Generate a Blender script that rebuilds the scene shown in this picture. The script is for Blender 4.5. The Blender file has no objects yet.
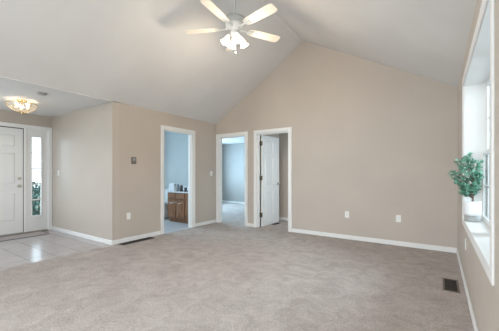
import bpy, bmesh, math, random
from mathutils import Vector, Matrix
random.seed(7)
SC = bpy.context.scene
COL = SC.collection
PI = math.pi

# ------------------------------------------------------------------ camera
cam = bpy.data.cameras.new('camera')
cam.sensor_fit = 'HORIZONTAL'; cam.sensor_width = 36.0
cam.lens = 280.0 / 499.0 * 36.0
cam.shift_y = 8.1 / 499.0
cam.clip_start = 0.02
camo = bpy.data.objects.new('camera', cam); COL.objects.link(camo)
camo.location = (0, 0, 1.2)
camo.rotation_euler = (PI / 2, 0, math.radians(34.0))
SC.camera = camo

# ------------------------------------------------------------------ world, daylight, exposure
SC.view_settings.view_transform = 'Standard'
SC.view_settings.look = 'None'
SC.view_settings.gamma = 1.0
SC.view_settings.use_curve_mapping = False
SC.view_settings.exposure = -0.42
w = bpy.data.worlds.new('sky'); SC.world = w; w.use_nodes = True
wb = w.node_tree.nodes['Background']
wb.inputs['Color'].default_value = (0.76, 0.89, 1.0, 1)
wb.inputs['Strength'].default_value = 5.0

def portal(name, loc, rot, sx, sy):
    l = bpy.data.lights.new(name, 'AREA'); l.shape = 'RECTANGLE'; l.size = sx; l.size_y = sy
    l.cycles.is_portal = True
    o = bpy.data.objects.new(name, l); COL.objects.link(o); o.location = loc; o.rotation_euler = rot
    return o
def daylight(name, loc, rot, sx, sy, power, col=(0.84, 0.925, 1.0)):
    l = bpy.data.lights.new(name, 'AREA'); l.shape = 'RECTANGLE'; l.size = sx; l.size_y = sy
    l.energy = power; l.color = col
    o = bpy.data.objects.new(name, l); COL.objects.link(o); o.location = loc; o.rotation_euler = rot
    return o
# rotations: area lights shine along local -Z
FACE_NX = (0, PI / 2, 0)      # towards -X
FACE_PX = (0, -PI / 2, 0)     # towards +X
FACE_PY = (PI / 2, 0, 0)      # towards +Y
REAR = -2.6
portal('portal_right', (0.50, 2.98, 1.45), FACE_NX, 1.5, 2.04)
portal('portal_entry', (-6.98, 2.34, 1.16), FACE_PX, 1.6, 0.18)
portal('portal_bedroom', (-7.72, 7.3, 1.5), FACE_PX, 1.3, 1.8)
portal('portal_bathroom', (-7.0, 3.6, 1.6), FACE_PX, 0.9, 0.9)
daylight('added_daylight_rear', (-1.55, REAR - 0.2, 1.25), FACE_PY, 3.4, 2.1, 112, (0.88, 0.94, 1.0))  # lamp behind an unseen rear opening, added to light the room
daylight('added_daylight_gable', (-2.2, REAR - 0.2, 2.85), FACE_PY, 1.4, 0.6, 30)  # second added lamp, at an invented gap high in the rear gable
daylight('skylight_right', (2.2, 3.9, 3.3), Vector((-1, -.32, -.85)).to_track_quat('-Z', 'Y').to_euler(), 2.0, 2.0, 430, (0.72, 0.86, 1.0))
daylight('added_daylight_left', (-4.85, -1.55, 1.45), FACE_PX, 1.2, 1.8, 150, (0.82, 0.91, 1.0))  # added out of view to brighten the right wall and ceiling slope
daylight('added_daylight_bedroom', (-7.8, 7.3, 1.5), FACE_PX, 1.3, 1.8, 265, (0.48, 0.76, 1.0))  # lamp behind an unseen bedroom opening, added for cool daylight
daylight('added_daylight_bathroom', (-7.1, 3.6, 1.6), FACE_PX, 0.9, 0.9, 78, (0.50, 0.78, 1.0))  # stands outside an opening added on the bathroom's unseen side
daylight('added_daylight_entry', (-5.75, 0.24, 1.4), FACE_PY, 1.1, 1.4, 24, (0.78, 0.9, 1.0))  # added out of view to brighten the entry side wall
daylight('added_daylight_closet', (-0.9, 5.80, 1.45), (0, PI / 2, math.radians(-20)), 1.0, 0.6, 26, (0.68, 0.86, 1.0))  # added beside the closet to light its door leaf and back wall

# ------------------------------------------------------------------ materials
def mat(name, col, rough=0.6, metal=0.0, spec=0.5):
    m = bpy.data.materials.new(name); m.use_nodes = True
    b = m.node_tree.nodes['Principled BSDF']
    b.inputs['Base Color'].default_value = (*col, 1)
    b.inputs['Roughness'].default_value = rough
    b.inputs['Metallic'].default_value = metal
    b.inputs['Specular IOR Level'].default_value = spec
    return m
def N(m, t): return m.node_tree.nodes.new(t)
def L(m, a, b): m.node_tree.links.new(a, b)
def bsdf(m): return m.node_tree.nodes['Principled BSDF']
def mottle(m, c1, c2, scale, detail=4, lo=0.35, hi=0.65, bump=0.0, bscale=None, bdist=0.01):
    tc = N(m, 'ShaderNodeTexCoord')
    n = N(m, 'ShaderNodeTexNoise'); n.inputs['Scale'].default_value = scale; n.inputs['Detail'].default_value = detail
    r = N(m, 'ShaderNodeValToRGB')
    r.color_ramp.elements[0].position = lo; r.color_ramp.elements[0].color = (*c1, 1)
    r.color_ramp.elements[1].position = hi; r.color_ramp.elements[1].color = (*c2, 1)
    L(m, tc.outputs['Object'], n.inputs['Vector']); L(m, n.outputs['Fac'], r.inputs['Fac'])
    L(m, r.outputs['Color'], bsdf(m).inputs['Base Color'])
    if bump:
        n2 = N(m, 'ShaderNodeTexNoise'); n2.inputs['Scale'].default_value = bscale or scale; n2.inputs['Detail'].default_value = 3
        L(m, tc.outputs['Object'], n2.inputs['Vector'])
        bp = N(m, 'ShaderNodeBump'); bp.inputs['Strength'].default_value = bump; bp.inputs['Distance'].default_value = bdist
        L(m, n2.outputs['Fac'], bp.inputs['Height']); L(m, bp.outputs['Normal'], bsdf(m).inputs['Normal'])
    return tc, n, r
def painted(name, col, rough=0.55, var=0.03, spec=0.4):
    m = mat(name, col, rough, spec=spec)
    mottle(m, tuple(c * (1 - var) for c in col), tuple(c * (1 + var) for c in col), 1.3, 3, bump=0.08, bscale=260, bdist=0.002)
    return m

M = {}
M['wall'] = painted('beige wall paint', (0.507, 0.443, 0.383), 0.5, spec=0.35)
M['eggshell'] = painted('beige eggshell paint', (0.515, 0.45, 0.39), 0.30, spec=0.6)
M['bedroom'] = painted('warm grey wall paint', (0.35, 0.335, 0.315), 0.6)  # warm grey; the blue cast comes from the tinted bedroom lamp
M['ceil'] = painted('white ceiling paint', (0.70, 0.685, 0.67), 0.8)
M['blue'] = painted('blue wall paint', (0.50, 0.52, 0.52), 0.6)
M['trim'] = painted('white trim paint', (0.80, 0.79, 0.77), 0.35, 0.01)
M['door'] = painted('white door paint', (0.78, 0.77, 0.75), 0.4, 0.01)
M['plastic'] = mat('white plastic', (0.82, 0.81, 0.78), 0.4)
M['slot'] = mat('dark slot', (0.05, 0.045, 0.04), 0.6)
M['grey'] = mat('grey plastic', (0.17, 0.15, 0.13), 0.5)
M['beige'] = mat('beige grey plastic', (0.36, 0.34, 0.31), 0.5)
M['nickel'] = mat('satin nickel', (0.55, 0.52, 0.47), 0.3, 1.0)
M['hinge'] = mat('aged bronze', (0.16, 0.13, 0.10), 0.45, 0.7)
M['brass'] = mat('polished brass', (0.78, 0.58, 0.27), 0.25, 1.0)
M['fanwhite'] = mat('white fan enamel', (0.74, 0.73, 0.70), 0.35)
M['fangrey'] = mat('pale grey fan enamel', (0.50, 0.51, 0.49), 0.4)
M['register'] = mat('brown register steel', (0.045, 0.036, 0.03), 0.6)
M['registertan'] = mat('tan register steel', (0.16, 0.125, 0.095), 0.55)
M['louvre'] = mat('dark bronze louvre steel', (0.05, 0.038, 0.03), 0.6)
M['duct'] = mat('dark duct', (0.012, 0.011, 0.010), 0.8)
M['porcelain'] = mat('white porcelain', (0.8, 0.8, 0.8), 0.12)
M['counter'] = mat('white marble counter', (0.75, 0.76, 0.78), 0.2)
M['chrome'] = mat('chrome', (0.6, 0.6, 0.6), 0.12, 1.0)
M['towel'] = mat('white terry towel', (0.75, 0.77, 0.80), 0.95)
mottle(M['towel'], (0.70, 0.72, 0.76), (0.8, 0.82, 0.84), 60, bump=0.5, bscale=220)
M['amber'] = mat('dark bottle', (0.08, 0.07, 0.07), 0.2)
M['soap'] = mat('silver grey bottle', (0.35, 0.36, 0.38), 0.25)
M['pot'] = mat('white glazed pot', (0.82, 0.82, 0.82), 0.35)
M['potbase'] = mat('grey pot foot', (0.33, 0.34, 0.33), 0.5)
M['soil'] = mat('dark soil', (0.05, 0.035, 0.025), 0.95); mottle(M['soil'], (0.03, 0.02, 0.015), (0.09, 0.06, 0.04), 90, bump=0.8)
M['bark'] = mat('brown bark', (0.18, 0.13, 0.09), 0.9); mottle(M['bark'], (0.12, 0.08, 0.06), (0.24, 0.18, 0.13), 70, bump=0.6)
M['leaf'] = mat('green leaf', (0.07, 0.22, 0.12), 0.45)
mottle(M['leaf'], (0.07, 0.24, 0.16), (0.30, 0.56, 0.43), 22, 2)
bsdf(M['leaf']).inputs['Subsurface Weight'].default_value = 0.0
M['bush'] = mat('bush leaf', (0.06, 0.14, 0.06), 0.6); mottle(M['bush'], (0.04, 0.11, 0.10), (0.12, 0.22, 0.19), 9, 3)
M['lawn'] = mat('lawn', (0.16, 0.24, 0.10), 0.9); mottle(M['lawn'], (0.11, 0.15, 0.11), (0.17, 0.21, 0.16), 3, bump=0.5, bscale=60)
M['concrete'] = mat('porch concrete', (0.5, 0.5, 0.48), 0.8); mottle(M['concrete'], (0.45, 0.45, 0.43), (0.55, 0.55, 0.53), 6, bump=0.3, bscale=80)
M['reflector'] = mat('pale patio concrete', (0.62, 0.62, 0.61), 0.8); mottle(M['reflector'], (0.76, 0.77, 0.78), (0.82, 0.83, 0.84), 4, bump=0.3, bscale=70)
M['gap'] = mat('dark weatherstrip', (0.06, 0.055, 0.05), 0.7)
M['threshold'] = mat('aluminium threshold', (0.33, 0.29, 0.25), 0.4, 0.6)

# carpet: short cut pile with vacuum and foot marks
m = mat('beige carpet', (0.4, 0.35, 0.32), 0.97, spec=0.15); M['carpet'] = m
tc = N(m, 'ShaderNodeTexCoord')
def noise(sc, det, ro=0.5, dist=0.0):
    n = N(m, 'ShaderNodeTexNoise'); n.inputs['Scale'].default_value = sc; n.inputs['Detail'].default_value = det
    n.inputs['Roughness'].default_value = ro; n.inputs['Distortion'].default_value = dist
    L(m, tc.outputs['Object'], n.inputs['Vector']); return n
n1 = noise(4.5, 6, 0.7, 1.2); n2 = noise(55, 3, 0.7); n3 = noise(330, 2)
r1 = N(m, 'ShaderNodeValToRGB')
r1.color_ramp.elements[0].position = 0.34; r1.color_ramp.elements[0].color = (0.415, 0.363, 0.334, 1)
r1.color_ramp.elements[1].position = 0.68; r1.color_ramp.elements[1].color = (0.56, 0.503, 0.470, 1)
L(m, n1.outputs['Fac'], r1.inputs['Fac'])
r2 = N(m, 'ShaderNodeValToRGB')
r2.color_ramp.elements[0].position = 0.3; r2.color_ramp.elements[0].color = (0.74, 0.74, 0.74, 1)
r2.color_ramp.elements[1].position = 0.7; r2.color_ramp.elements[1].color = (1.12, 1.11, 1.1, 1)
L(m, n2.outputs['Fac'], r2.inputs['Fac'])
mx = N(m, 'ShaderNodeMix'); mx.data_type = 'RGBA'; mx.blend_type = 'MULTIPLY'; mx.inputs['Factor'].default_value = 1
L(m, r1.outputs['Color'], mx.inputs['A']); L(m, r2.outputs['Color'], mx.inputs['B'])
L(m, mx.outputs['Result'], bsdf(m).inputs['Base Color'])
b1 = N(m, 'ShaderNodeBump'); b1.inputs['Strength'].default_value = 0.6; b1.inputs['Distance'].default_value = 0.006
b2 = N(m, 'ShaderNodeBump'); b2.inputs['Strength'].default_value = 0.5; b2.inputs['Distance'].default_value = 0.012
L(m, n3.outputs['Fac'], b1.inputs['Height']); L(m, n2.outputs['Fac'], b2.inputs['Height'])
L(m, b1.outputs['Normal'], b2.inputs['Normal']); L(m, b2.outputs['Normal'], bsdf(m).inputs['Normal'])

def tiled(name, c1, c2, grout, size, rough, rot=0.0, off=(0, 0, 0)):
    m = mat(name, c1, rough)
    tc = N(m, 'ShaderNodeTexCoord'); mp = N(m, 'ShaderNodeMapping')
    mp.inputs['Rotation'].default_value = (0, 0, rot); mp.inputs['Location'].default_value = off
    br = N(m, 'ShaderNodeTexBrick'); br.offset = 0.0; br.squash = 1.0
    br.inputs['Color1'].default_value = (*c1, 1); br.inputs['Color2'].default_value = (*c2, 1); br.inputs['Mortar'].default_value = (*grout, 1)
    br.inputs['Scale'].default_value = 1.0; br.inputs['Brick Width'].default_value = size; br.inputs['Row Height'].default_value = size
    br.inputs['Mortar Size'].default_value = 0.005; br.inputs['Mortar Smooth'].default_value = 0.2
    L(m, tc.outputs['Object'], mp.inputs['Vector']); L(m, mp.outputs['Vector'], br.inputs['Vector'])
    n = N(m, 'ShaderNodeTexNoise'); n.inputs['Scale'].default_value = 5; n.inputs['Detail'].default_value = 5
    L(m, tc.outputs['Object'], n.inputs['Vector'])
    rr = N(m, 'ShaderNodeValToRGB'); rr.color_ramp.elements[0].color = (0.88, 0.88, 0.88, 1); rr.color_ramp.elements[1].color = (1.08, 1.07, 1.06, 1)
    L(m, n.outputs['Fac'], rr.inputs['Fac'])
    x = N(m, 'ShaderNodeMix'); x.data_type = 'RGBA'; x.blend_type = 'MULTIPLY'; x.inputs['Factor'].default_value = 1
    L(m, br.outputs['Color'], x.inputs['A']); L(m, rr.outputs['Color'], x.inputs['B'])
    L(m, x.outputs['Result'], bsdf(m).inputs['Base Color'])
    bsdf(m).inputs['Specular IOR Level'].default_value = 1.0
    bp = N(m, 'ShaderNodeBump'); bp.inputs['Strength'].default_value = 0.4; bp.inputs['Distance'].default_value = 0.003; bp.invert = True
    L(m, br.outputs['Fac'], bp.inputs['Height']); L(m, bp.outputs['Normal'], bsdf(m).inputs['Normal'])
    return m
M['tile'] = tiled('foyer ceramic tile', (0.42, 0.38, 0.375), (0.46, 0.42, 0.41), (0.26, 0.24, 0.24), 0.31, 0.21)
M['vinyl'] = tiled('bathroom vinyl tile', (0.52, 0.54, 0.58), (0.55, 0.57, 0.6), (0.42, 0.44, 0.48), 0.3, 0.35)
# doormat weave
M['mat'] = mat('taupe doormat', (0.36, 0.32, 0.31), 0.95); mottle(M['mat'], (0.38, 0.335, 0.32), (0.47, 0.42, 0.40), 40, bump=0.7, bscale=160)
M['matedge'] = mat('dark mat edging', (0.09, 0.085, 0.10), 0.9)
# oak cabinet
m = mat('brown cabinet wood', (0.2, 0.1, 0.06), 0.45); M['wood'] = m
tc = N(m, 'ShaderNodeTexCoord'); mp = N(m, 'ShaderNodeMapping'); mp.inputs['Scale'].default_value = (9, 9, 0.8)
n = N(m, 'ShaderNodeTexNoise'); n.inputs['Scale'].default_value = 3.5; n.inputs['Detail'].default_value = 6
r = N(m, 'ShaderNodeValToRGB'); r.color_ramp.elements[0].position = 0.3; r.color_ramp.elements[0].color = (0.17, 0.075, 0.036, 1)
r.color_ramp.elements[1].position = 0.7; r.color_ramp.elements[1].color = (0.34, 0.165, 0.082, 1)
L(m, tc.outputs['Object'], mp.inputs['Vector']); L(m, mp.outputs['Vector'], n.inputs['Vector']); L(m, n.outputs['Fac'], r.inputs['Fac'])
L(m, r.outputs['Color'], bsdf(m).inputs['Base Color'])
# fan blades: whitewashed wood
m = mat('whitewashed blade wood', (0.7, 0.64, 0.53), 0.45); M['blade'] = m
mottle(m, (0.74, 0.69, 0.60), (0.82, 0.78, 0.70), 6, 5)
# window glass (thin pane)
m = bpy.data.materials.new('window glass'); m.use_nodes = True; M['glass'] = m
nt = m.node_tree; nt.nodes.clear()
out = N(m, 'ShaderNodeOutputMaterial'); mixs = N(m, 'ShaderNodeMixShader'); tr = N(m, 'ShaderNodeBsdfTransparent'); gl = N(m, 'ShaderNodeBsdfGlossy')
fr = N(m, 'ShaderNodeFresnel'); fr.inputs['IOR'].default_value = 1.3
tr.inputs['Color'].default_value = (0.96, 0.985, 0.98, 1); gl.inputs['Roughness'].default_value = 0.02
L(m, fr.outputs['Fac'], mixs.inputs['Fac']); L(m, tr.outputs['BSDF'], mixs.inputs[1]); L(m, gl.outputs['BSDF'], mixs.inputs[2]); L(m, mixs.outputs['Shader'], out.inputs['Surface'])
# lit lamp glass
def lit(name, col, strength, base=(0.9, 0.88, 0.84), alpha=None):
    m = mat(name, base, 0.3)
    bsdf(m).inputs['Emission Color'].default_value = (*col, 1); bsdf(m).inputs['Emission Strength'].default_value = strength
    return m
M['shade'] = lit('lit frosted glass', (1.0, 0.88, 0.70), 3.2)
M['bulb'] = lit('lit bulb', (1.0, 0.86, 0.66), 4.0)
m = bpy.data.materials.new('lit pressed glass'); m.use_nodes = True; M['crystal'] = m
b = bsdf(m); b.inputs['Base Color'].default_value = (0.45, 0.40, 0.33, 1); b.inputs['Roughness'].default_value = 0.12
b.inputs['Transmission Weight'].default_value = 0.0; b.inputs['Alpha'].default_value = 0.42
vo = N(m, 'ShaderNodeTexVoronoi'); vo.inputs['Scale'].default_value = 26
tcc = N(m, 'ShaderNodeTexCoord'); L(m, tcc.outputs['Object'], vo.inputs['Vector'])
rr = N(m, 'ShaderNodeValToRGB'); rr.color_ramp.elements[0].color = (1.0, 0.88, 0.66, 1); rr.color_ramp.elements[1].color = (0.35, 0.25, 0.15, 1)
rr.color_ramp.elements[0].position = 0.25; rr.color_ramp.elements[1].position = 0.75
L(m, vo.outputs['Distance'], rr.inputs['Fac']); L(m, rr.outputs['Color'], b.inputs['Emission Color']); b.inputs['Emission Strength'].default_value = 0.9
bp = N(m, 'ShaderNodeBump'); bp.inputs['Strength'].default_value = 0.8; bp.inputs['Distance'].default_value = 0.01
L(m, vo.outputs['Distance'], bp.inputs['Height']); L(m, bp.outputs['Normal'], b.inputs['Normal'])

# ------------------------------------------------------------------ mesh helpers
class MB:
    def __init__(s): s.bm = bmesh.new()
    def box(s, x0, x1, y0, y1, z0, z1, T=None):
        vs = [s.bm.verts.new(Vector(p) if T is None else T @ Vector(p)) for p in
              [(x0,y0,z0),(x1,y0,z0),(x1,y1,z0),(x0,y1,z0),(x0,y0,z1),(x1,y0,z1),(x1,y1,z1),(x0,y1,z1)]]
        for f in [(0,3,2,1),(4,5,6,7),(0,1,5,4),(1,2,6,5),(2,3,7,6),(3,0,4,7)]: s.bm.faces.new([vs[i] for i in f])
        return s
    def bbox(s, x0, x1, y0, y1, z0, z1, bev=0.004, seg=1, T=None):      # bevelled box
        b = bmesh.new(); t = MB.__new__(MB); t.bm = b; t.box(x0, x1, y0, y1, z0, z1)
        bmesh.ops.bevel(b, geom=b.edges[:], offset=bev, segments=seg, affect='EDGES', profile=0.5)
        s.merge(b, T); return s
    def merge(s, b, T=None):
        mp = {v: s.bm.verts.new(v.co if T is None else T @ v.co) for v in b.verts}
        for f in b.faces:
            nf = s.bm.faces.new([mp[v] for v in f.verts]); nf.smooth = f.smooth
        b.free()
    def prism_y(s, poly, y0, y1):           # poly of (x,z)
        a = [s.bm.verts.new((x, y0, z)) for x, z in poly]; b = [s.bm.verts.new((x, y1, z)) for x, z in poly]
        n = len(poly); s.bm.faces.new(a); s.bm.faces.new(b[::-1])
        for i in range(n): s.bm.faces.new([a[i], b[i], b[(i+1) % n], a[(i+1) % n]])
        return s
    def lathe(s, prof, c=(0,0,0), seg=24, T=None, smooth=True, cap=True):      # prof of (r,z) about local Z
        c = Vector(c); rings = []
        for r, z in prof:
            rings.append([s.bm.verts.new((T @ v) if T is not None else v) for v in
                          [c + Vector((r*math.cos(2*PI*i/seg), r*math.sin(2*PI*i/seg), z)) for i in range(seg)]])
        for a, b in zip(rings, rings[1:]):
            for i in range(seg):
                f = s.bm.faces.new([a[i], a[(i+1) % seg], b[(i+1) % seg], b[i]]); f.smooth = smooth
        if cap:
            if prof[0][0] > 1e-4: s.bm.faces.new(rings[0][::-1])
            if prof[-1][0] > 1e-4: s.bm.faces.new(rings[-1])
        return s
    def tube(s, pts, r, seg=8, r1=None):
        pts = [Vector(p) for p in pts]; rings = []; r1 = r if r1 is None else r1
        for i, p in enumerate(pts):
            d = (pts[min(i+1, len(pts)-1)] - pts[max(i-1, 0)]).normalized()
            u = d.cross(Vector((0, 0, 1)) if abs(d.z) < 0.9 else Vector((1, 0, 0))).normalized(); v = d.cross(u)
            rad = r + (r1 - r) * i / (len(pts) - 1)
            rings.append([s.bm.verts.new(p + rad * (u*math.cos(2*PI*k/seg) + v*math.sin(2*PI*k/seg))) for k in range(seg)])
        for a, b in zip(rings, rings[1:]):
            for k in range(seg):
                f = s.bm.faces.new([a[k], a[(k+1) % seg], b[(k+1) % seg], b[k]]); f.smooth = True
        s.bm.faces.new(rings[0][::-1]); s.bm.faces.new(rings[-1])
        return s
    def build(s, name, m, parent=None, origin=None, mw=None):
        """verts are in world coordinates (or in the parent's own frame when mw is given)"""
        bmesh.ops.remove_doubles(s.bm, verts=s.bm.verts[:], dist=1e-6)
        bmesh.ops.recalc_face_normals(s.bm, faces=s.bm.faces[:])
        me = bpy.data.meshes.new(name)
        o = bpy.data.objects.new(name, me); COL.objects.link(o)
        if parent is not None:
            if mw is None:
                off = WORLD[parent.name]
                bmesh.ops.translate(s.bm, verts=s.bm.verts[:], vec=-off); WORLD[o.name] = off.copy()
            o.parent = parent
        else:
            off = Vector(origin) if origin is not None else Vector((0, 0, 0))
            bmesh.ops.translate(s.bm, verts=s.bm.verts[:], vec=-off); o.location = off; WORLD[o.name] = off
        s.bm.to_mesh(me); s.bm.free(); me.materials.append(m)
        return o
WORLD = {}
def tag(o, label, cat, group=None, kind=None):
    o['label'] = label; o['category'] = cat
    if group: o['group'] = group
    if kind: o['kind'] = kind
    return o
def thing(name, loc, label, cat, group=None):
    o = bpy.data.objects.new(name, None); COL.objects.link(o); o.location = loc; o.empty_display_size = 0.1
    WORLD[o.name] = Vector(loc); return tag(o, label, cat, group)
def struct(o, label, cat): return tag(o, label, cat, kind='structure')
def RZ(a): return Matrix.Rotation(a, 4, 'Z')
def TR(*p): return Matrix.Translation(Vector(p))
def aim(d):                                   # matrix that turns local +Z to direction d
    return Vector((0, 0, 1)).rotation_difference(Vector(d).normalized()).to_matrix().to_4x4()

# ------------------------------------------------------------------ dimensions
XL, XR, YB, XE, YF = -4.54, 0.24, 5.26, -6.87, 2.609       # left wall, right wall, back wall, entry wall, foyer wall
RX, RZ_ = -2.23, 3.856; ZL, ZR = 2.42, 2.50; ZC = 2.41      # ridge, eaves, flat ceilings
YN = 0.40                                                   # near side of the foyer
OT = 2.09; DH = 2.055
D1 = (3.664, 4.468); D2 = (-4.465, -3.66); D3 = (-3.357, -2.564)   # door openings
WY0, WY1, WZ0, WZ1 = 1.96, 4.00, 0.70, 2.20                # right window opening
SL = (RZ_ - ZL) / (RX - XL); SR = (RZ_ - ZR) / (XR - RX)

# ------------------------------------------------------------------ outdoors
g = MB(); g.box(-40, 40, -40, 40, -0.62, -0.5); struct(g.build('ground', M['lawn']), 'green lawn outside around the house', 'lawn')
g = MB(); g.box(-9.2, -7.0, 0.2, 3.6, -0.5, -0.02); struct(g.build('porch_slab', M['concrete'], origin=(-8.1, 1.9, -0.5)), 'grey concrete porch outside the front door', 'porch')

g = MB(); g.box(0.5, 6.5, -2, 9, -0.5, -0.08); struct(g.build('reflector_slab', M['reflector'], origin=(3.5, 3.5, -.5)), 'pale concrete patio added outside the right window to bounce daylight', 'reflector')  # unseen pale slab added to light the window soffit from below

# ------------------------------------------------------------------ floors
f = MB(); f.box(XL, 0.48, REAR - 0.12, 9.2, -0.1, 0); f.box(-7.7, XL, 5.32, 9.2, -0.1, 0)
struct(f.build('floor', M['carpet']), 'beige cut pile carpet across the vaulted living room', 'carpet')
f = MB(); f.box(-6.99, XL, YN - 0.12, YF + 0.12, -0.1, 0.0)
struct(f.build('floor', M['tile'], origin=(-5.7, 1.5, 0)), 'grey ceramic tile floor in the entry', 'floor')
f = MB(); f.box(-6.99, XL, YF + 0.12, 5.32, -0.1, 0.0)
struct(f.build('floor', M['vinyl'], origin=(-5.7, 4, 0)), 'pale tiled floor in the blue bathroom', 'floor')

# ------------------------------------------------------------------ walls
def zroof(x): return ZL + SL * (x - XL) if x < RX else RZ_ - SR * (x - RX)
g = MB()
XA, XB = -4.66, 0.48
def gable(g, xa, xb, z0, y0, y1):
    g.prism_y([(xa, z0), (xb, z0), (xb, zroof(xb) + 0.05), (RX, RZ_ + 0.05), (xa, zroof(xa) + 0.05)], y0, y1)
gable(g, XA, XB, OT, YB, YB + 0.12)
for a, b in ((XA, D2[0]), (D2[1], D3[0]), (D3[1], XB)): g.box(a, b, YB, YB + 0.12, 0, OT)
struct(g.build('wall_back', M['wall']), 'tall beige gable wall with two doorways', 'wall')
g = MB()
for a, b in ((YF + 0.12, D1[0]), (D1[1], YB)): g.box(-4.66, XL, a, b, 0, OT)
g.box(-4.66, XL, YF + 0.12, YB, OT, 2.5)
struct(g.build('wall_left', M['wall']), 'beige wall with the bathroom doorway and thermostat', 'wall')
g = MB(); g.box(-6.99, XL, YF, YF + 0.12, 0, 2.5); struct(g.build('wall_foyer', M['eggshell']), 'beige entry side wall beside the front door', 'wall')
EY0, EY1, ET = 1.10, 2.545, 2.13
g = MB(); g.box(-6.99, XE, YN - 0.12, EY0, 0, ZC + 0.1); g.box(-6.99, XE, EY1, YF, 0, ZC + 0.1); g.box(-6.99, XE, EY0, EY1, ET, ZC + 0.1)
struct(g.build('wall_entry', M['wall']), 'beige wall above and around the front door', 'wall')
g = MB(); g.box(-6.99, -6.35, YN - 0.12, YN, 0, 2.5); g.box(-5.15, XL, YN - 0.12, YN, 0, 2.5); g.box(-6.35, -5.15, YN - 0.12, YN, 0, .65); g.box(-6.35, -5.15, YN - 0.12, YN, 2.15, 2.5); struct(g.build('wall_foyer', M['wall']), 'beige near wall of the entry, out of frame', 'wall')  # opening added to let lamp light into the entry
g = MB(); g.box(-4.66, XL, REAR, -2.5, 0, 2.5); g.box(-4.66, XL, -.6, YN - 0.12, 0, 2.5); g.box(-4.66, XL, -2.5, -.6, 2.1, 2.5); g.box(-4.66, XL, -2.5, -.6, 0, .85); struct(g.build('wall_near', M['wall']), 'beige living room wall, out of frame', 'wall')  # gap in this unseen wall is added to light the right side
g = MB(); gable(g, XA, XB, 2.45, REAR - 0.12, REAR)
g = MB()                                                    # rear wall; its lower and gable openings are added to admit daylight
g.box(XA, -3.65, REAR - 0.12, REAR, 0, 2.3); g.box(0.15, XB, REAR - 0.12, REAR, 0, 2.3); g.box(XA, XB, REAR - 0.12, REAR, 2.3, 2.5)
g.prism_y([(XA, 2.5), (-2.95, 2.5), (-2.95, zroof(-2.95) + .05), (XA, zroof(XA) + 0.1)], REAR - 0.12, REAR)
g.prism_y([(-1.45, 2.5), (XB, 2.5), (XB, zroof(XB) + 0.1), (-1.45, zroof(-1.45) + .05)], REAR - 0.12, REAR)
g.prism_y([(-2.95, 3.2), (-1.45, 3.2), (-1.45, zroof(-1.45) + .05), (RX, RZ_ + .05), (-2.95, zroof(-2.95) + .05)], REAR - 0.12, REAR)
struct(g.build('wall_rear', M['wall']), 'beige wall behind the viewer with added openings for daylight', 'wall')
g = MB(); T_ = 2.62
g.box(XR, 0.48, REAR, WY0, 0, T_); g.box(XR, 0.48, WY1, YB, 0, T_); g.box(XR, 0.48, WY0, WY1, 0, WZ0 - 0.02); g.box(XR, 0.48, WY0, WY1, WZ1, T_)
struct(g.build('wall_right', M['wall']), 'beige wall with the deep set window', 'wall')
# bathroom, bedroom, closet
g = MB(); g.box(-6.99, -4.66, 5.2, 5.32, 0, ZC + .1); struct(g.build('wall_bathroom', M['blue']), 'blue wall behind the bathroom vanity', 'wall')
g = MB(); g.box(-6.99, -6.87, YF + .12, 3.1, 0, ZC + .1); g.box(-6.99, -6.87, 4.1, 5.2, 0, ZC + .1); g.box(-6.99, -6.87, 3.1, 4.1, 0, 1.1); g.box(-6.99, -6.87, 3.1, 4.1, 2.1, ZC + .1)  # middle opening is added, unseen, for bathroom daylight
struct(g.build('wall_bathroom', M['blue']), 'blue outer wall of the bathroom', 'wall')
g = MB(); g.box(-7.7, -3.42, 9.1, 9.2, 0, ZC + .1); struct(g.build('wall_bedroom', M['bedroom']), 'grey far wall under blue light, seen through the middle doorway', 'wall')
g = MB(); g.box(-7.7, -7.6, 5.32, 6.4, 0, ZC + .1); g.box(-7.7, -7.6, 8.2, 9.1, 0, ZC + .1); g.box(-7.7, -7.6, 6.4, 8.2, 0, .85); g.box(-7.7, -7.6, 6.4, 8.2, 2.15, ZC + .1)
struct(g.build('wall_bedroom', M['bedroom']), 'unseen bedroom wall with an added opening for daylight', 'wall')
g = MB(); g.box(-7.7, -4.66, 5.32, 5.38, 0, ZC + .1); struct(g.build('wall_bedroom', M['bedroom']), 'grey near wall of the bedroom', 'wall')
g = MB(); g.box(-3.52, -3.42, 5.38, 9.1, 0, ZC + .1); struct(g.build('wall_closet', M['wall']), 'beige wall between bedroom and closet', 'wall')
g = MB(); g.box(-3.42, -1.0, 6.45, 6.55, 0, ZC + .1)
for a, b, c, d in ((5.38, 5.55, 0, ZC + .1), (6.35, 6.45, 0, ZC + .1), (5.55, 6.35, 0, .9), (5.55, 6.35, 2.0, ZC + .1)): g.box(-1.1, -1.0, a, b, c, d)  # side gap added to let daylight into the closet
struct(g.build('wall_closet', M['wall']), 'beige walls inside the closet behind the open door', 'wall')

# ------------------------------------------------------------------ ceilings
g = MB()
g.prism_y([(XL, ZL), (RX, RZ_), (RX, RZ_ + 0.14), (XL, ZL + 0.14)], REAR - .12, YB + .12)
g.prism_y([(RX, RZ_), (XB, zroof(XB)), (XB, zroof(XB) + 0.14), (RX, RZ_ + 0.14)], REAR - .12, YB + .12)
struct(g.build('ceiling', M['ceil']), 'white vaulted ceiling meeting at a ridge', 'ceiling')
g = MB(); g.box(-6.99, XL, YN - .12, YF + .12, ZC, ZC + .15); struct(g.build('ceiling', M['ceil']), 'flat white ceiling over the entry', 'ceiling')
g = MB(); g.box(-6.99, -4.66, YF + .12, 5.32, ZC, ZC + .15); struct(g.build('ceiling', M['ceil']), 'flat white ceiling in the bathroom', 'ceiling')
g = MB(); g.box(-7.7, -3.47, 5.38, 9.2, ZC, ZC + .15); struct(g.build('ceiling', M['ceil']), 'flat white ceiling in the bedroom', 'ceiling')
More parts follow.
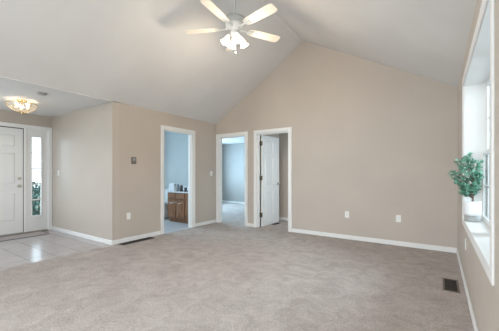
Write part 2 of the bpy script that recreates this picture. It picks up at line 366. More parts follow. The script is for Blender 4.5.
g = MB(); g.box(-3.47, -1.0, 5.38, 6.55, ZC, ZC + .15); struct(g.build('ceiling', M['ceil']), 'flat white ceiling in the closet', 'ceiling')

# ------------------------------------------------------------------ baseboards
BH, BT = 0.076, 0.014
def base_x(g, x0, x1, y, side):       # runs along X on a wall plane y; side -1: sticks out to -Y
    ys = sorted((y, y + side * BT)); g.bbox(x0, x1, ys[0], ys[1], 0, BH, 0.004)
def base_y(g, y0, y1, x, side):
    xs = sorted((x, x + side * BT)); g.bbox(xs[0], xs[1], y0, y1, 0, BH, 0.004)
CW = 0.07
g = MB(); base_x(g, D2[1] + CW, D3[0] - CW, YB, -1); base_x(g, D3[1] + CW, XR, YB, -1); struct(g.build('baseboard_back', M['trim']), 'white baseboard along the gable wall', 'baseboard')
g = MB(); base_y(g, YF - BT, D1[0] - CW, XL, 1); base_y(g, D1[1] + CW, YB - BT, XL, 1); struct(g.build('baseboard_left', M['trim']), 'white baseboard beside the bathroom doorway', 'baseboard')
g = MB(); base_x(g, XE, XL, YF, -1); struct(g.build('baseboard_foyer', M['trim']), 'white baseboard along the entry side wall', 'baseboard')
g = MB(); base_y(g, REAR, YB - BT, XR, -1); struct(g.build('baseboard_right', M['trim']), 'white baseboard below the window', 'baseboard')
g = MB(); base_x(g, -7.6, -3.52, 9.1, -1); struct(g.build('baseboard_bedroom', M['trim']), 'white baseboard along the grey bedroom wall', 'baseboard')
g = MB(); base_x(g, -3.42, -1.1, 6.45, -1); struct(g.build('baseboard_closet', M['trim']), 'white baseboard at the back of the closet', 'baseboard')
g = MB(); base_y(g, REAR, YN - .12, XL, 1); struct(g.build('baseboard_near', M['trim']), 'white baseboard of the near left wall', 'baseboard')

# ------------------------------------------------------------------ door frames
CT = 0.018
def casing_x(n, D, label):            # opening in the back wall
    g = MB(); y = YB
    for ys, ye in ((y - CT, y), (y + 0.12, y + 0.12 + CT)):
        g.bbox(D[0] - CW, D[0], ys, ye, 0, OT + CW, .005); g.bbox(D[1], D[1] + CW, ys, ye, 0, OT + CW, .005); g.bbox(D[0], D[1], ys, ye, OT, OT + CW, .005)
    J = 0.02
    g.box(D[0], D[0] + J, y - .002, y + .122, 0, OT); g.box(D[1] - J, D[1], y - .002, y + .122, 0, OT); g.box(D[0] + J, D[1] - J, y - .002, y + .122, OT - J, OT)
    g.box(D[0] + J, D[0] + J + .012, y + .035, y + .075, 0, OT - J); g.box(D[1] - J - .012, D[1] - J, y + .035, y + .075, 0, OT - J); g.box(D[0] + J, D[1] - J, y + .035, y + .075, OT - J - .012, OT - J)
    return struct(g.build(n, M['trim'], origin=(D[0], y, 0)), label, 'door frame')
casing_x('trim_2', D2, 'white casing of the doorway to the bedroom')
casing_x('trim_3', D3, 'white casing of the closet doorway with the open door')
g = MB()
for xs, xe in ((XL, XL + CT), (-4.66 - CT, -4.66)):
    g.bbox(xs, xe, D1[0] - CW, D1[0], 0, OT + CW, .005); g.bbox(xs, xe, D1[1], D1[1] + CW, 0, OT + CW, .005); g.bbox(xs, xe, D1[0], D1[1], OT, OT + CW, .005)
J = .02
g.box(-4.662, XL + .002, D1[0], D1[0] + J, 0, OT); g.box(-4.662, XL + .002, D1[1] - J, D1[1], 0, OT); g.box(-4.662, XL + .002, D1[0] + J, D1[1] - J, OT - J, OT)
g.box(-4.62, -4.58, D1[1] - J - .012, D1[1] - J, 0, OT - J)
struct(g.build('trim_1', M['trim'], origin=(XL, D1[0], 0)), 'white casing of the bathroom doorway', 'door frame')

# ------------------------------------------------------------------ panel doors
def panel_leaf(W, H, T, us, vs, cells):
    """leaf in local coords: u 0..W along X, thickness 0..T along Y, height along Z; raised panels on both faces"""
    b = bmesh.new()
    for side in (0, 1):
        y = 0 if side == 0 else T
        grid = [[b.verts.new((u, y, v)) for u in us] for v in vs]
        pan = []
        for j in range(len(vs) - 1):
            for i in range(len(us) - 1):
                q = [grid[j][i], grid[j][i+1], grid[j+1][i+1], grid[j+1][i]]
                fc = b.faces.new(q if side == 0 else q[::-1])
                if (i, j) in cells: pan.append(fc)
        bmesh.ops.inset_individual(b, faces=pan, thickness=0.012, depth=-0.014)
        bmesh.ops.inset_individual(b, faces=pan, thickness=0.018, depth=0.0)
        bmesh.ops.inset_individual(b, faces=pan, thickness=0.022, depth=0.010)
    t = MB.__new__(MB); t.bm = b
    # rim
    for (u0, v0), (u1, v1) in (((0, 0), (W, 0)), ((W, 0), (W, H)), ((W, H), (0, H)), ((0, H), (0, 0))):
        vs4 = [b.verts.new(p) for p in ((u0, 0, v0), (u1, 0, v1), (u1, T, v1), (u0, T, v0))]; b.faces.new(vs4)
    return b
def knob_set(parent, T, u, z, thick, mname='nickel', sides=(-1, 1), name='door_knob', lever=False):
    g = MB()
    for sd in sides:
        y = 0 if sd < 0 else thick
        A = T @ TR(u, y, z) @ aim((0, sd, 0))
        g.lathe([(0.0, 0), (0.031, 0), (0.031, 0.006), (0.012, 0.012), (0.011, 0.03), (0.02, 0.036), (0.027, 0.046), (0.027, 0.056), (0.018, 0.064), (0.0, 0.066)], seg=20, T=A)
    o = g.build(name, M[mname], parent); o['label'] = 'satin metal door knob'; return o
six_u = lambda W: [0, .105, W/2 - .05, W/2 + .05, W - .105, W]
six_v = lambda H: [0, .22, .80, .92, 1.56, 1.67, H - .11, H]
SIX = {(1, 1), (3, 1), (1, 3), (3, 3), (1, 5), (3, 5)}

# closet door, open into the closet
LW, LT = 0.742, 0.035
hinge = Vector((D3[0] + 0.050, YB + 0.112, 0.012)); ang = math.radians(88.3)
T = TR(*hinge) @ RZ(ang) @ TR(0, -LT, 0)
g = MB(); g.merge(panel_leaf(LW, DH, LT, six_u(LW), six_v(DH), SIX), T)
cd = g.build('door_2', M['door'], origin=hinge)
struct(cd, 'white six panel door standing open into the closet', 'door')
knob_set(cd, T, LW - .065, 0.95, LT)
for hz in (0.22, 1.05, 1.83):
    g = MB(); g.lathe([(0, 0), (.011, 0), (.011, .1), (0, .1)], c=(hinge.x - .014, hinge.y - .004, hz), seg=12)
    g.box(D3[0] + .02, D3[0] + .023, YB + .075, hinge.y, hz, hz + .1)
    g.box(D3[0] + .022, hinge.x, hinge.y - .006, hinge.y - .003, hz, hz + .1)
    g.box(0.0, .003, -.002, LT, hz - .012, hz + .088, T=T @ TR(-.003, 0, 0))
    o = g.build('hinge', M['hinge'], cd); o['label'] = 'dull bronze butt hinge'

# bedroom strike / latch plate on the doorway jamb
g = MB(); g.bbox(D2[0] + .02, D2[0] + .024, YB + .03, YB + .065, .90, .97, .001)
tag(g.build('strike_plate', M['nickel'], origin=(D2[0] + .02, YB + .05, .9)), 'small metal strike plate on the left jamb of the bedroom doorway', 'strike plate')

# front door unit: frame, door, sidelight
g = MB()
FX = XE + CT
g.bbox(XE, FX, EY0 - CW, EY0 + .01, 0, ET + .05, .005); g.bbox(XE, FX, EY1 - .01, YF - .002, 0, ET + .05, .005); g.bbox(XE, FX, EY0, EY1, ET - .015, ET + .05, .005)
g.box(-6.99, XE + .002, EY0, EY0 + .02, .0, ET); g.box(-6.99, XE + .002, EY1 - .02, EY1, .0, ET); g.box(-6.99, XE + .002, EY0, EY1, ET - .025, ET)
g.bbox(-6.99, XE + .008, 2.118, 2.165, 0, ET - .02, .003)          # mullion post between door and sidelight
struct(g.build('trim_4', M['trim'], origin=(XE, EY0, 0)), 'white frame around the front door and sidelight', 'door frame')
g = MB(); g.bbox(-6.99, XE + .035, EY0 + .02, EY1 - .02, 0, .028, .006)
struct(g.build('trim_5', M['threshold'], origin=(XE, EY0, 0)), 'metal threshold under the front door', 'threshold')
FW, FH = 0.985, 2.055
Tf = TR(XE - .012, 2.112, .034) @ RZ(-PI / 2) @ TR(0, -.045, 0)         # local +X runs to -Y; local -Y... faces the room
fl = panel_leaf(FW, FH, .045, [0, .125, FW/2 - .055, FW/2 + .055, FW - .125, FW], [0, .24, .80, .95, 1.58, 1.69, FH - .12, FH], SIX)
g = MB(); g.merge(fl, Tf)
fd = g.build('door_1', M['door'], origin=(XE, 2.11, 0)); struct(fd, 'white panelled front door, closed', 'door')
print('front door x', sorted({round((Tf @ Vector((0, y, 0))).x, 3) for y in (0, .045)}))
yk = 2.112 - .065
def rose(parent, z, prof, name, lab):
    g = MB(); g.lathe(prof, seg=20, T=TR(XE - .012, yk, z) @ aim((1, 0, 0)))
    o = g.build(name, M['nickel'], parent); o['label'] = lab
rose(fd, .955, [(0, 0), (.033, 0), (.033, .006), (.012, .012), (.012, .03), (.022, .036), (.029, .048), (.027, .058), (.016, .066), (0, .068)], 'door_knob', 'satin metal knob')
rose(fd, 1.105, [(0, 0), (.031, 0), (.031, .012), (.024, .018), (0, .02)], 'deadbolt', 'round satin metal deadbolt')
g = MB(); g.box(XE - .03, XE - .006, 2.108, 2.121, .03, ET - .022); g.box(XE - .03, XE - .006, EY0 + .02, 2.118, 2.09, 2.108)
o = g.build('weatherstrip', M['gap'], fd); o['label'] = 'dark gap seal around the door'
# sidelight: solid stile panel with a five pane glass
SY0, SY1, SZ0, SZ1 = 2.258, 2.416, .34, 1.945
g = MB(); xs, xe = XE - .05, XE - .008
g.box(xs, xe, 2.165, SY0, .028, 2.105); g.box(xs, xe, SY1, EY1 - .02, .028, 2.105); g.box(xs, xe, SY0, SY1, .028, SZ0); g.box(xs, xe, SY0, SY1, SZ1, 2.105)
for a, b, c, d in ((SY0 - .018, SY0, SZ0 - .018, SZ1 + .018), (SY1, SY1 + .018, SZ0 - .018, SZ1 + .018), (SY0, SY1, SZ0 - .018, SZ0), (SY0, SY1, SZ1, SZ1 + .018)):
    g.bbox(xe, xe + .012, a, b, c, d, .004)
sl = g.build('window_2', M['door'], origin=(XE, SY0, 0)); struct(sl, 'white sidelight with five panes beside the front door', 'window')
g = MB(); g.box(XE - .032, XE - .028, SY0, SY1, SZ0, SZ1); g.build('window_pane', M['glass'], sl)
g = MB()
for k in range(1, 5):
    z = SZ0 + (SZ1 - SZ0) * k / 5; g.box(XE - .04, XE - .018, SY0, SY1, z - .012, z + .012)
g.build('muntin', M['door'], sl)

# ------------------------------------------------------------------ right window
g = MB()
g.box(XR, .475, WY0, WY0 + .012, WZ0, WZ1); g.box(XR, .475, WY1 - .012, WY1, WZ0, WZ1); g.box(XR, .475, WY0, WY1, WZ1 - .012, WZ1)
wct, wcw = 0.011, 0.09
xs, xe = XR - wct, XR
g.bbox(xs, xe, WY0 - .062, WY0, WZ0 - .08, WZ1 + wcw, .003); g.bbox(xs, xe, WY1, WY1 + wcw, WZ0 - .08, WZ1 + wcw, .003)
g.bbox(xs, xe, WY0, WY1, WZ1, WZ1 + wcw, .003); g.bbox(xs, xe, WY0, WY1, WZ0 - .08, WZ0 - .018, .003)
win = g.build('window_1', M['trim'], origin=(XR, WY0, WZ0)); struct(win, 'deep white cased window in the right wall', 'window')
g = MB(); g.bbox(XR - .013, .475, WY0 + .001, WY1 - .001, WZ0 - .02, WZ0, .003); o = g.build('window_sill', M['trim'], win)
ym = (WY0 + WY1) / 2
g = MB(); g.bbox(.385, .475, ym - .035, ym + .035, WZ0, WZ1 - .012, .004); g.build('mullion', M['trim'], win)
zr = 1.42
for y0, y1 in ((WY0 + .012, ym - .035), (ym + .035, WY1 - .012)):
    for (z0, z1, x) in ((WZ0, zr + .02, .40), (zr - .02, WZ1 - .012, .435)):
        g = MB(); s = .042
        g.bbox(x, x + .032, y0, y0 + s, z0, z1, .004); g.bbox(x, x + .032, y1 - s, y1, z0, z1, .004); g.bbox(x, x + .032, y0 + s, y1 - s, z0, z0 + s, .004); g.bbox(x, x + .032, y0 + s, y1 - s, z1 - s, z1, .004)
        sash = g.build('sash', M['trim'], win)
        g = MB()
        for k in (1, 2): 
            yy = y0 + (y1 - y0) * k / 3; g.box(x + .01, x + .022, yy - .009, yy + .009, z0 + s, z1 - s)
        zz = (z0 + z1) / 2; g.box(x + .01, x + .022, y0 + s, y1 - s, zz - .009, zz + .009)
        g.build('muntin', M['trim'], sash)
        g = MB(); g.box(x + .014, x + .018, y0 + s, y1 - s, z0 + s, z1 - s); g.build('window_pane', M['glass'], sash)

# ------------------------------------------------------------------ ceiling fan
FXc, FYc = RX, 2.96
FD = .08
ft = thing('ceiling_fan', (FXc, FYc, RZ_), 'white five blade ceiling fan with lit glass shades hanging from the ridge', 'ceiling fan')
g = MB(); g.lathe([(0, -.12), (.03, -.12), (.055, -.10), (.075, -.05), (.078, .03), (0, .03)], c=(FXc, FYc, RZ_), seg=28); g.build('canopy', M['fangrey'], ft)
g = MB(); g.lathe([(.012, 3.25), (.012, 3.76)], c=(FXc, FYc, 0), seg=14); g.build('downrod', M['fangrey'], ft)
g = MB(); g.lathe([(0, 3.375), (.03, 3.375), (.035, 3.345), (.09, 3.335), (.142, 3.315), (.15, 3.29), (.145, 3.265), (.125, 3.25)], c=(FXc, FYc, -FD), seg=36); g.build('motor_housing', M['fangrey'], ft)
g = MB(); g.lathe([(.125, 3.252), (.118, 3.225), (.09, 3.20), (.055, 3.185), (.05, 3.16), (0, 3.155)], c=(FXc, FYc, -FD), seg=36); o = g.build('motor_cover', M['fanwhite'], ft); o['label'] = 'white lower motor cover'
BZ = 3.20 - FD
cam_yaw = math.radians(34.0)
for k in range(5):
    a = math.radians(27 + 72 * k) + cam_yaw           # measured in the camera's ground frame, then turned to world
    T = TR(FXc, FYc, BZ) @ RZ(a) @ Matrix.Rotation(math.radians(-11), 4, 'X')
    outl = [(.20, -.050), (.24, -.062), (.45, -.070), (.62, -.074), (.665, -.068), (.682, -.05), (.686, 0), (.682, .05), (.665, .068), (.62, .074), (.45, .070), (.24, .062), (.20, .050)]
    g = MB(); lo = [g.bm.verts.new(T @ Vector((x, y, -.003))) for x, y in outl]; hi = [g.bm.verts.new(T @ Vector((x, y, .004))) for x, y in outl]
    g.bm.faces.new(lo[::-1]); g.bm.faces.new(hi); n = len(outl)
    for i in range(n): g.bm.faces.new([lo[i], lo[(i+1) % n], hi[(i+1) % n], hi[i]])
    bl = g.build('blade', M['blade'], ft)
    g = MB()
    g.bbox(.09, .205, -.014, .014, -.012, -.003, .003, T=T); g.bbox(.19, .275, -.034, .034, -.011, -.003, .004, T=T); g.bbox(.085, .12, -.02, .02, -.012, .02, .003, T=T)
    g.build('blade_bracket', M['fanwhite'], bl)
g = MB(); g.lathe([(0, 3.165), (.05, 3.16), (.062, 3.13), (.05, 3.095), (.025, 3.075), (.018, 3.05), (.01, 3.03), (0, 3.025)], c=(FXc, FYc, -FD), seg=24); g.build('light_kit_hub', M['fanwhite'], ft)
for k in range(4):
    a = math.radians(200 + 90 * k) + cam_yaw
    dv = Vector((math.cos(a), math.sin(a), 0)); p0 = Vector((FXc, FYc, 3.115 - FD)) + dv * .045
    pts = [p0, p0 + dv * .02 + Vector((0, 0, .008)), p0 + dv * .036 + Vector((0, 0, -.01)), p0 + dv * .042 + Vector((0, 0, -.03))]
    g = MB(); g.tube(pts, .008, 8); arm = g.build('lamp_arm', M['fanwhite'], ft)
    ax = (dv * .5 + Vector((0, 0, -1))).normalized()
    S = TR(*(pts[-1])) @ aim(ax)
    g = MB(); g.lathe([(.016, -.005), (.021, .0), (.023, .014), (.031, .035), (.037, .062), (.046, .09), (.057, .108)], seg=24, T=S, cap=False)
    g.lathe([(.055, .108), (.044, .09), (.035, .062), (.029, .035), (.019, .012)], seg=24, T=S, cap=False)
    sh = g.build('lamp_shade', M['shade'], ft); sh['label'] = 'lit bell shaped glass shade'
    g = MB(); g.lathe([(0, .015), (.010, .02), (.013, .04), (.022, .062), (.023, .074), (.015, .09), (0, .094)], seg=14, T=S); g.build('bulb', M['bulb'], sh)
    l = bpy.data.lights.new('fan_bulb_light', 'POINT'); l.energy = 17; l.color = (1, .83, .62); l.shadow_soft_size = .03
    lo_ = bpy.data.objects.new('fan_bulb_light', l); COL.objects.link(lo_); lo_.location = pts[-1] + ax * .13
g = MB(); g.tube([(FXc + .02, FYc - .01, 2.97), (FXc + .021, FYc - .01, 2.80)], .0025, 6); g.lathe([(0, 0), (.008, .005), (.009, .02), (.003, .03), (0, .031)], c=(FXc + .021, FYc - .01, 2.77), seg=10); g.build('pull_chain', M['nickel'], ft)

# ------------------------------------------------------------------ entry ceiling light
cx, cy = -5.71, 1.735
ct = thing('ceiling_light', (cx, cy, ZC), 'lit brass and pressed glass bowl light on the entry ceiling', 'ceiling light')
g = MB(); g.lathe([(0, 2.41), (.07, 2.41), (.072, 2.40), (.05, 2.385), (.015, 2.378), (.012, 2.33), (0, 2.33)], c=(cx, cy, 0), seg=24); g.build('canopy', M['brass'], ct)
bowl = [(.208, 2.345), (.205, 2.335), (.19, 2.305), (.16, 2.27), (.115, 2.24), (.06, 2.222), (.012, 2.216)]
g = MB(); g.lathe(bowl, c=(cx, cy, 0), seg=36, cap=False); o = g.build('glass_bowl', M['crystal'], ct); o['label'] = 'pressed glass bowl lit from within'
g = MB()
g.tube([(cx + .21 * math.cos(2*PI*i/36), cy + .21 * math.sin(2*PI*i/36), 2.346) for i in range(37)], .006, 6)
g.build('bowl_rim', M['brass'], ct)
for k in range(6):
    a = 2 * PI * k / 6 + .3
    g = MB(); g.tube([(cx + (r + .004) * math.cos(a), cy + (r + .004) * math.sin(a), z - .003) for r, z in bowl], .0045, 6); g.build('rib', M['brass'], ct)
g = MB(); g.lathe([(0, 2.222), (.016, 2.22), (.018, 2.21), (.008, 2.203), (.012, 2.193), (0, 2.183)], c=(cx, cy, 0), seg=14); g.build('finial', M['brass'], ct)
g = MB(); g.tube([(cx, cy, 2.34), (cx, cy, 2.22)], .006, 8); g.build('stem', M['brass'], ct)
for k in range(3):
    a = 2 * PI * k / 3 + .8; bx, by = cx + .085 * math.cos(a), cy + .085 * math.sin(a)
    g = MB(); g.tube([(cx, cy, 2.30), (bx, by, 2.295)], .006, 6); g.lathe([(0, -.01), (.014, -.01), (.014, .02), (.026, .05), (.028, .062), (.018, .08), (0, .086)], c=(bx, by, 2.285), seg=14); g.build('bulb', M['bulb'], ct)
    l = bpy.data.lights.new('entry_bulb_light', 'POINT'); l.energy = 6; l.color = (1, .84, .64); l.shadow_soft_size = .03
    lo_ = bpy.data.objects.new('entry_bulb_light', l); COL.objects.link(lo_); lo_.location = (bx * 1.0, by, 2.335)

# smoke detector
g = MB(); g.lathe([(0, ZC), (.062, ZC), (.062, ZC - .010), (.056, ZC - .020), (.03, ZC - .025), (0, ZC - .026)], c=(-4.95, 1.75, 0), seg=28)
tag(g.build('smoke_detector', M['beige'], origin=(-4.95, 1.75, ZC)), 'small round smoke detector on the flat entry ceiling', 'smoke detector')

# ------------------------------------------------------------------ wall plates
def plate(name, loc, nrm, label, cat, kindof, wdt=.072, hgt=.116, group=None):
    """local frame: X across, Z up, -Y out of the wall"""
    a = {(0, -1): 0, (1, 0): PI / 2, (-1, 0): -PI / 2}[nrm]
    T = TR(*loc) @ RZ(a)
    t = thing(name, loc, label, cat, group)
    g = MB(); g.bbox(-wdt/2, wdt/2, -.006, 0, -hgt/2, hgt/2, .002, T=T); g.build('cover_plate', M['plastic'], t)
    if kindof == 'outlet':
        for dz in (-.021, .021):
            g = MB(); g.bbox(-.0165, .0165, -.0085, -.005, dz - .014, dz + .014, .002, T=T); r = g.build('receptacle', M['plastic'], t)
            g = MB(); g.box(-.008, -.006, -.0090, -.0082, dz - .002, dz + .007, T=T); g.box(.006, .008, -.0090, -.0082, dz - .002, dz + .006, T=T); g.box(-.002, .002, -.0090, -.0082, dz - .009, dz - .005, T=T)
            g.build('slot', M['slot'], r)
    else:
        g = MB(); g.bbox(-.006, .006, -.016, -.005, -.004, .012, .002, T=T); g.build('toggle', M['plastic'], t)
    return t
GO = 'wall outlets'
plate('wall_outlet', (-1.39, YB, .449), (0, -1), 'white outlet on the gable wall, nearer the closet doorway', 'outlet', 'outlet', group=GO)
plate('wall_outlet', (-.552, YB, .451), (0, -1), 'white outlet on the gable wall, nearer the right corner', 'outlet', 'outlet', group=GO)
plate('wall_outlet', (XL, 2.907, .45), (1, 0), 'white outlet on the short wall below the thermostat', 'outlet', 'outlet', group=GO)
plate('wall_outlet', (XR, 3.72, .458), (-1, 0), 'white outlet seen edge on beneath the window', 'outlet', 'outlet', group=GO)
plate('light_switch', (XL, 5.08, 1.2), (1, 0), 'white light switch between the bathroom and bedroom doorways', 'light switch', 'switch')
plate('light_switch', (-6.55, YF, 1.21), (0, -1), 'white light switch on the entry wall next to the sidelight', 'light switch', 'switch')
t = thing('thermostat', (XL, 3.0, 1.434), 'small brown grey thermostat on the short wall left of the bathroom', 'thermostat')
g = MB(); g.bbox(XL, XL + .026, 2.955, 3.045, 1.374, 1.494, .005); g.build('case', M['grey'], t)
g = MB(); g.bbox(XL + .025, XL + .028, 2.975, 3.025, 1.43, 1.475, .001); o = g.build('display', M['soap'], t); o['label'] = 'grey display window'

# ------------------------------------------------------------------ floor registers
def register(loc, sx, sy, label, fm, nx, ny):
    t = thing('floor_register', loc, label, 'floor vent', 'floor vents set in the carpet'); x, y, z = loc
    g = MB(); fw = .018
    g.bbox(x - sx/2, x + sx/2, y - sy/2, y - sy/2 + fw, 0.0005, .008, .002); g.bbox(x - sx/2, x + sx/2, y + sy/2 - fw, y + sy/2, 0.0005, .008, .002)
    g.bbox(x - sx/2, x - sx/2 + fw, y - sy/2 + fw, y + sy/2 - fw, 0.0005, .008, .002); g.bbox(x + sx/2 - fw, x + sx/2, y - sy/2 + fw, y + sy/2 - fw, 0.0005, .008, .002)
    g.build('frame', fm, t)
    g = MB(); g.box(x - sx/2 + .004, x + sx/2 - .004, y - sy/2 + .004, y + sy/2 - .004, .0004, .0025); o = g.build('damper', M['duct'], t); o['label'] = 'dark duct opening'
    g = MB()
    for i in range(1, nx):
        xx = x - sx/2 + fw + (sx - 2*fw) * i / nx; g.box(xx - .0015, xx + .0015, y - sy/2 + fw, y + sy/2 - fw, .003, .0066)
    for i in range(1, ny):
        yy = y - sy/2 + fw + (sy - 2*fw) * i / ny; g.box(x - sx/2 + fw, x + sx/2 - fw, yy - .0018, yy + .0018, .003, .0064)
    g.build('louvre', M['louvre'], t)
register((-4.437, 3.01, 0), .15, .64, 'long dark brown floor vent under the thermostat wall', M['register'], 3, 24)
register((.11, 3.70, 0), .145, .40, 'tan floor vent beside the baseboard under the window', M['registertan'], 2, 13)
register((-3.21, 5.88, 0), .10, .27, 'dark slatted panel at the foot of the open closet door', M['register'], 4, 12)  # dark slatted panel on the closet floor

# ------------------------------------------------------------------ doormat
t = thing('doormat', (-6.6, 1.75, 0), 'taupe doormat with dark edging in front of the front door', 'doormat')
g = MB(); g.bbox(-6.80, -6.425, 1.15, 2.38, 0.0005, .010, .004); g.build('pile', M['mat'], t)
g = MB()
g.bbox(-6.425, -6.40, 1.125, 2.405, .0005, .008, .003); g.bbox(-6.825, -6.80, 1.125, 2.405, .0005, .008, .003); g.bbox(-6.80, -6.425, 1.125, 1.15, .0005, .008, .003); g.bbox(-6.80, -6.425, 2.38, 2.405, .0005, .008, .003)
g.build('edging', M['matedge'], t)

# ------------------------------------------------------------------ potted plant on the window sill
px, py, pz = .295, 3.74, WZ0
t = thing('potted_plant', (px, py, pz), 'small leafy green tree in a white pot on the window sill', 'plant')
g = MB(); g.lathe([(0, .065), (.070, .065), (.073, .10), (.076, .19), (.079, .212), (.072, .213), (.069, .19), (0, .188)], c=(px, py, pz), seg=32); g.build('pot', M['pot'], t)
g = MB(); g.lathe([(0, 0), (.066, 0), (.068, .006), (.0685, .064), (0, .0645)], c=(px, py, pz), seg=32); o = g.build('pot_foot', M['potbase'], t); o['label'] = 'grey foot of the pot'
g = MB(); g.lathe([(0, .187), (.068, .189), (.05, .196), (0, .2)], c=(px, py, pz), seg=20); g.build('soil', M['soil'], t)
g = MB()
top = Vector((px, py, pz + .42))
g.tube([(px, py, pz + .19), (px + .006, py, pz + .25), (px - .004, py + .004, pz + .32), top], .010, 8, .006)
tips = []
for k in range(54):
    a = random.uniform(0, 2 * PI); v_ = random.uniform(-1, 1); rr = (.35 + .65 * math.sqrt(random.random())) * .165 * math.sqrt(max(.05, 1 - (v_ * .93) ** 2))
    if v_ < -.2: rr *= .8
    dx, dy = rr * math.cos(a) - .03, rr * math.sin(a)
    zz = pz + .475 + .195 * v_
    if px + dx > .365: dx = .365 - px - .02 * random.random()
    st = Vector((px, py, min(max(zz - .13, pz + .24), pz + .42)))
    en = Vector((px + dx, py + dy, zz))
    g.tube([st, (st + en) / 2 + Vector((0, 0, .012)), en], .0032, 5, .0016); tips.append((st, en))
for en in (Vector((px - .02, py, pz + .70)), Vector((px - .035, py + .02, pz + .66)), Vector((px - .165, py - .01, pz + .52))):
    g.tube([top, (top + en) / 2 + Vector((0, .005, .01)), en], .004, 5, .002); tips.append((top + (en - top) * .5, en))
g.build('trunk', M['bark'], t)
g = MB()
def leaf(g, p, d, ln, wd):
    d = d.normalized(); up = Vector((random.uniform(-.5, .5), random.uniform(-.5, .5), 1)); s = d.cross(up).normalized(); n = s.cross(d)
    pts = [(0, 0, 0), (.3, .8, .12), (.65, 1, .14), (1, 0, -.08), (.65, -1, .14), (.3, -.8, .12)]
    v = [g.bm.verts.new(p + d * (a * ln) + s * (b * wd) + n * (c * ln * .6)) for a, b, c in pts]
    mid = g.bm.verts.new(p + d * (.6 * ln))
    for tri in ((0, 1, mid), (1, 2, mid), (2, 3, mid), (3, 4, mid), (4, 5, mid), (5, 0, mid)):
        f = g.bm.faces.new([x if not isinstance(x, int) else v[x] for x in tri]); f.smooth = True
for st, en in tips:
    for k in range(24):
        u = .45 + .55 * random.random() if k < 20 else 1.0
        p = st.lerp(en, u) + Vector([random.uniform(-.012, .012) for _ in range(3)])
        d = Vector((random.uniform(-1, 1), random.uniform(-1, 1), random.uniform(-.5, .7))) + (en - st).normalized() * .6
        ln = random.uniform(.024, .042)
        if (p + d.normalized() * ln).x > .385: d.x = -abs(d.x)
        leaf(g, p, d, ln, ln * .34)
g.build('foliage', M['leaf'], t)

# ------------------------------------------------------------------ bathroom backsplash
g = MB(); g.bbox(-5.642, -4.688, 5.18, 5.20, .768, .86, .004)
struct(g.build('trim_6', M['counter'], origin=(-5.2, 5.2, .77)), 'white backsplash strip on the bathroom wall', 'backsplash')
# ------------------------------------------------------------------ bathroom: vanity, faucet, towels, bottles, toilet
VX0, VX1, VY0, VY1, VZ = -5.63, -4.70, 4.66, 5.198, .735
v = thing('vanity_cabinet', ((VX0 + VX1) / 2, VY0, 0), 'brown wooden vanity cabinet with white top in the bathroom', 'vanity')
g = MB(); g.box(VX0, VX1, VY0 + .02, VY1, .10, VZ); g.box(VX0 + .0, VX1, VY0 + .07, VY1, 0, .10); g.build('body', M['wood'], v)
nd = 3; dw = (VX1 - VX0) / nd
for i in range(nd):
    a, b_ = VX0 + i * dw + .012, VX0 + (i + 1) * dw - .012
    Td = TR(a, VY0, .125)
    lw, lh = b_ - a, .43
    g = MB(); g.merge(panel_leaf(lw, lh, .018, [0, .055, lw - .055, lw], [0, .055, lh - .055, lh], {(1, 1)}), Td); dd = g.build('cabinet_door', M['wood'], v)
    hx = b_ - .03 if i % 2 == 0 else a + .03
    g = MB(); g.lathe([(0, 0), (.006, 0), (.006, .012), (.014, .02), (.012, .028), (0, .03)], T=TR(hx, VY0, .50) @ aim((0, -1, 0)), seg=12); g.build('knob', M['nickel'], dd)
    g = MB(); g.bbox(a, b_, VY0, VY0 + .018, .58, .715, .004); g.bbox(a + .03, b_ - .03, VY0 - .004, VY0 + .004, .605, .69, .003); g.build('drawer_front', M['wood'], v)
g = MB(); g.bbox(VX0 - .012, VX1 + .012, VY0 - .025, VY1, VZ, VZ + .03, .005); o = g.build('countertop', M['counter'], v); o['label'] = 'white countertop'
g = MB(); sx_, sy_ = -5.20, 4.94
S = TR(sx_, sy_, VZ + .03) @ Matrix.Diagonal((1.15, 1, 1, 1))
g.lathe([(.15, .002), (.146, .006), (.138, .004), (.12, .002), (.02, .001), (0, .001)], seg=32, T=S); g.build('basin', M['porcelain'], v)
g = MB(); fz = VZ + .0302
g.bbox(sx_ - .09, sx_ + .09, 5.09, 5.14, fz, fz + .018, .006)
g.tube([(sx_, 5.115, fz + .01), (sx_, 5.115, fz + .10), (sx_, 5.09, fz + .135), (sx_, 5.03, fz + .125), (sx_, 5.0, fz + .09)], .012, 10)
for s_ in (-.07, .07): g.lathe([(0, .01), (.018, .01), (.016, .05), (.022, .06), (.02, .08), (0, .085)], c=(sx_ + s_, 5.115, fz), seg=14)
g.build('faucet', M['chrome'], v)
ztop = VZ + .0305
tw = thing('towel_stack', (-5.51, 4.77, ztop), 'folded white hand towels stacked on the left end of the vanity', 'towels')
for k in range(4):
    g = MB(); g.bbox(-5.63 + .004 * k, -5.395 - .003 * k, 4.68 + .004 * k, 4.86 - .004 * k, ztop + .047 * k, ztop + .047 * k + .046, .02, 3)
    o = g.build('folded_towel', M['towel'], tw)
def bottle(x, y, r, h, m, label, name):
    t = thing(name, (x, y, ztop), label, 'bottle')
    g = MB(); g.lathe([(0, 0), (r, 0), (r, h * .62), (r * .85, h * .72), (r * .35, h * .78), (r * .35, h * .84), (0, h * .84)], c=(x, y, ztop), seg=20); g.build('bottle_body', m, t)
    g = MB(); g.lathe([(0, h * .841), (r * .42, h * .841), (r * .42, h * .93), (r * .15, h * .94), (r * .15, h), (0, h)], c=(x, y, ztop), seg=14); g.tube([(x, y, ztop + h * .98), (x - .03, y - .02, ztop + h * .98)], .004, 6); g.build('pump', M['chrome'], t)
bottle(-5.325, 4.74, .042, .21, M['soap'], 'silver grey pump bottle on the vanity right of the towels', 'pump_bottle')
bottle(-5.19, 4.73, .036, .19, M['amber'], 'dark pump bottle on the vanity right of the silver grey one', 'pump_bottle')
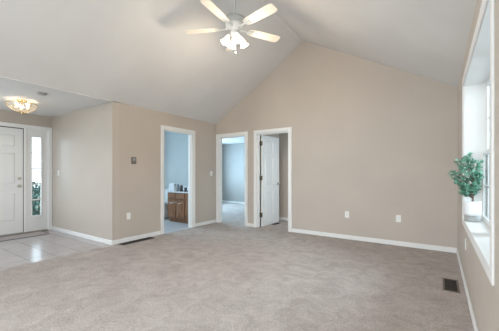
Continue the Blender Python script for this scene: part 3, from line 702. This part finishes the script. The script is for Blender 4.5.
cup = MB(); cup.lathe([(0, 0), (.032, 0), (.037, .10), (.034, .10), (.029, .005), (0, .005)], c=(-5.03, 4.715, ztop), seg=20)
tag(cup.build('tumbler', M['amber'], origin=(-5.03, 4.715, ztop)), 'dark tumbler at the right end of the row on the vanity top', 'tumbler')

tl = thing('toilet', (-6.15, 4.9, 0), 'white toilet beyond the left end of the vanity', 'toilet')
tx = -6.15
g = MB(); g.bbox(tx - .22, tx + .22, 5.0, 5.19, .38, .74, .02, 2); g.build('tank', M['porcelain'], tl)
g = MB(); g.bbox(tx - .23, tx + .23, 4.99, 5.195, .741, .78, .01, 2); g.build('tank_lid', M['porcelain'], tl)
S = TR(tx, 4.76, 0) @ Matrix.Diagonal((.85, 1.12, 1, 1))
g = MB(); g.lathe([(0, 0), (.13, 0), (.12, .10), (.14, .22), (.2, .35), (.215, .385), (0, .386)], seg=28, T=S); g.bbox(tx - .1, tx + .1, 4.86, 5.1, 0, .38, .02); g.build('bowl', M['porcelain'], tl)
g = MB(); g.lathe([(0, .388), (.215, .388), (.22, .40), (.21, .425), (0, .43)], seg=28, T=S); g.build('seat_lid', M['porcelain'], tl)

# ------------------------------------------------------------------ shrubs outside the sidelight
def shrub(x, y, r, h, label):
    t = thing('shrub', (x, y, -.5), label, 'shrub', 'shrubs outside the entry')
    g = MB(); g.tube([(x, y, -.5), (x + .02, y, -.1), (x, y + .02, h * .3)], .03, 8, .015)
    for k in range(7):
        a = 2 * PI * k / 7; g.tube([(x, y, -.2), (x + r * .6 * math.cos(a), y + r * .6 * math.sin(a), h * .4)], .012, 5, .005)
    g.build('stem', M['bark'], t)
    g = MB()
    for k in range(2600):
        a = random.uniform(0, 2 * PI); ph = math.acos(random.uniform(-1, 1)); rr = random.uniform(.6, 1) 
        p = Vector((x + r * rr * math.sin(ph) * math.cos(a), y + r * rr * math.sin(ph) * math.sin(a), (h - .5) / 2 + (h + .5) / 2 * rr * math.cos(ph)))
        leaf(g, p, Vector((random.uniform(-1, 1), random.uniform(-1, 1), random.uniform(-.3, 1))), random.uniform(.06, .11), .03)
    g.build('foliage', M['bush'], t)
shrub(-10.2, 3.5, .6, 0.98, 'round green shrub seen through the lower panes of the sidelight')
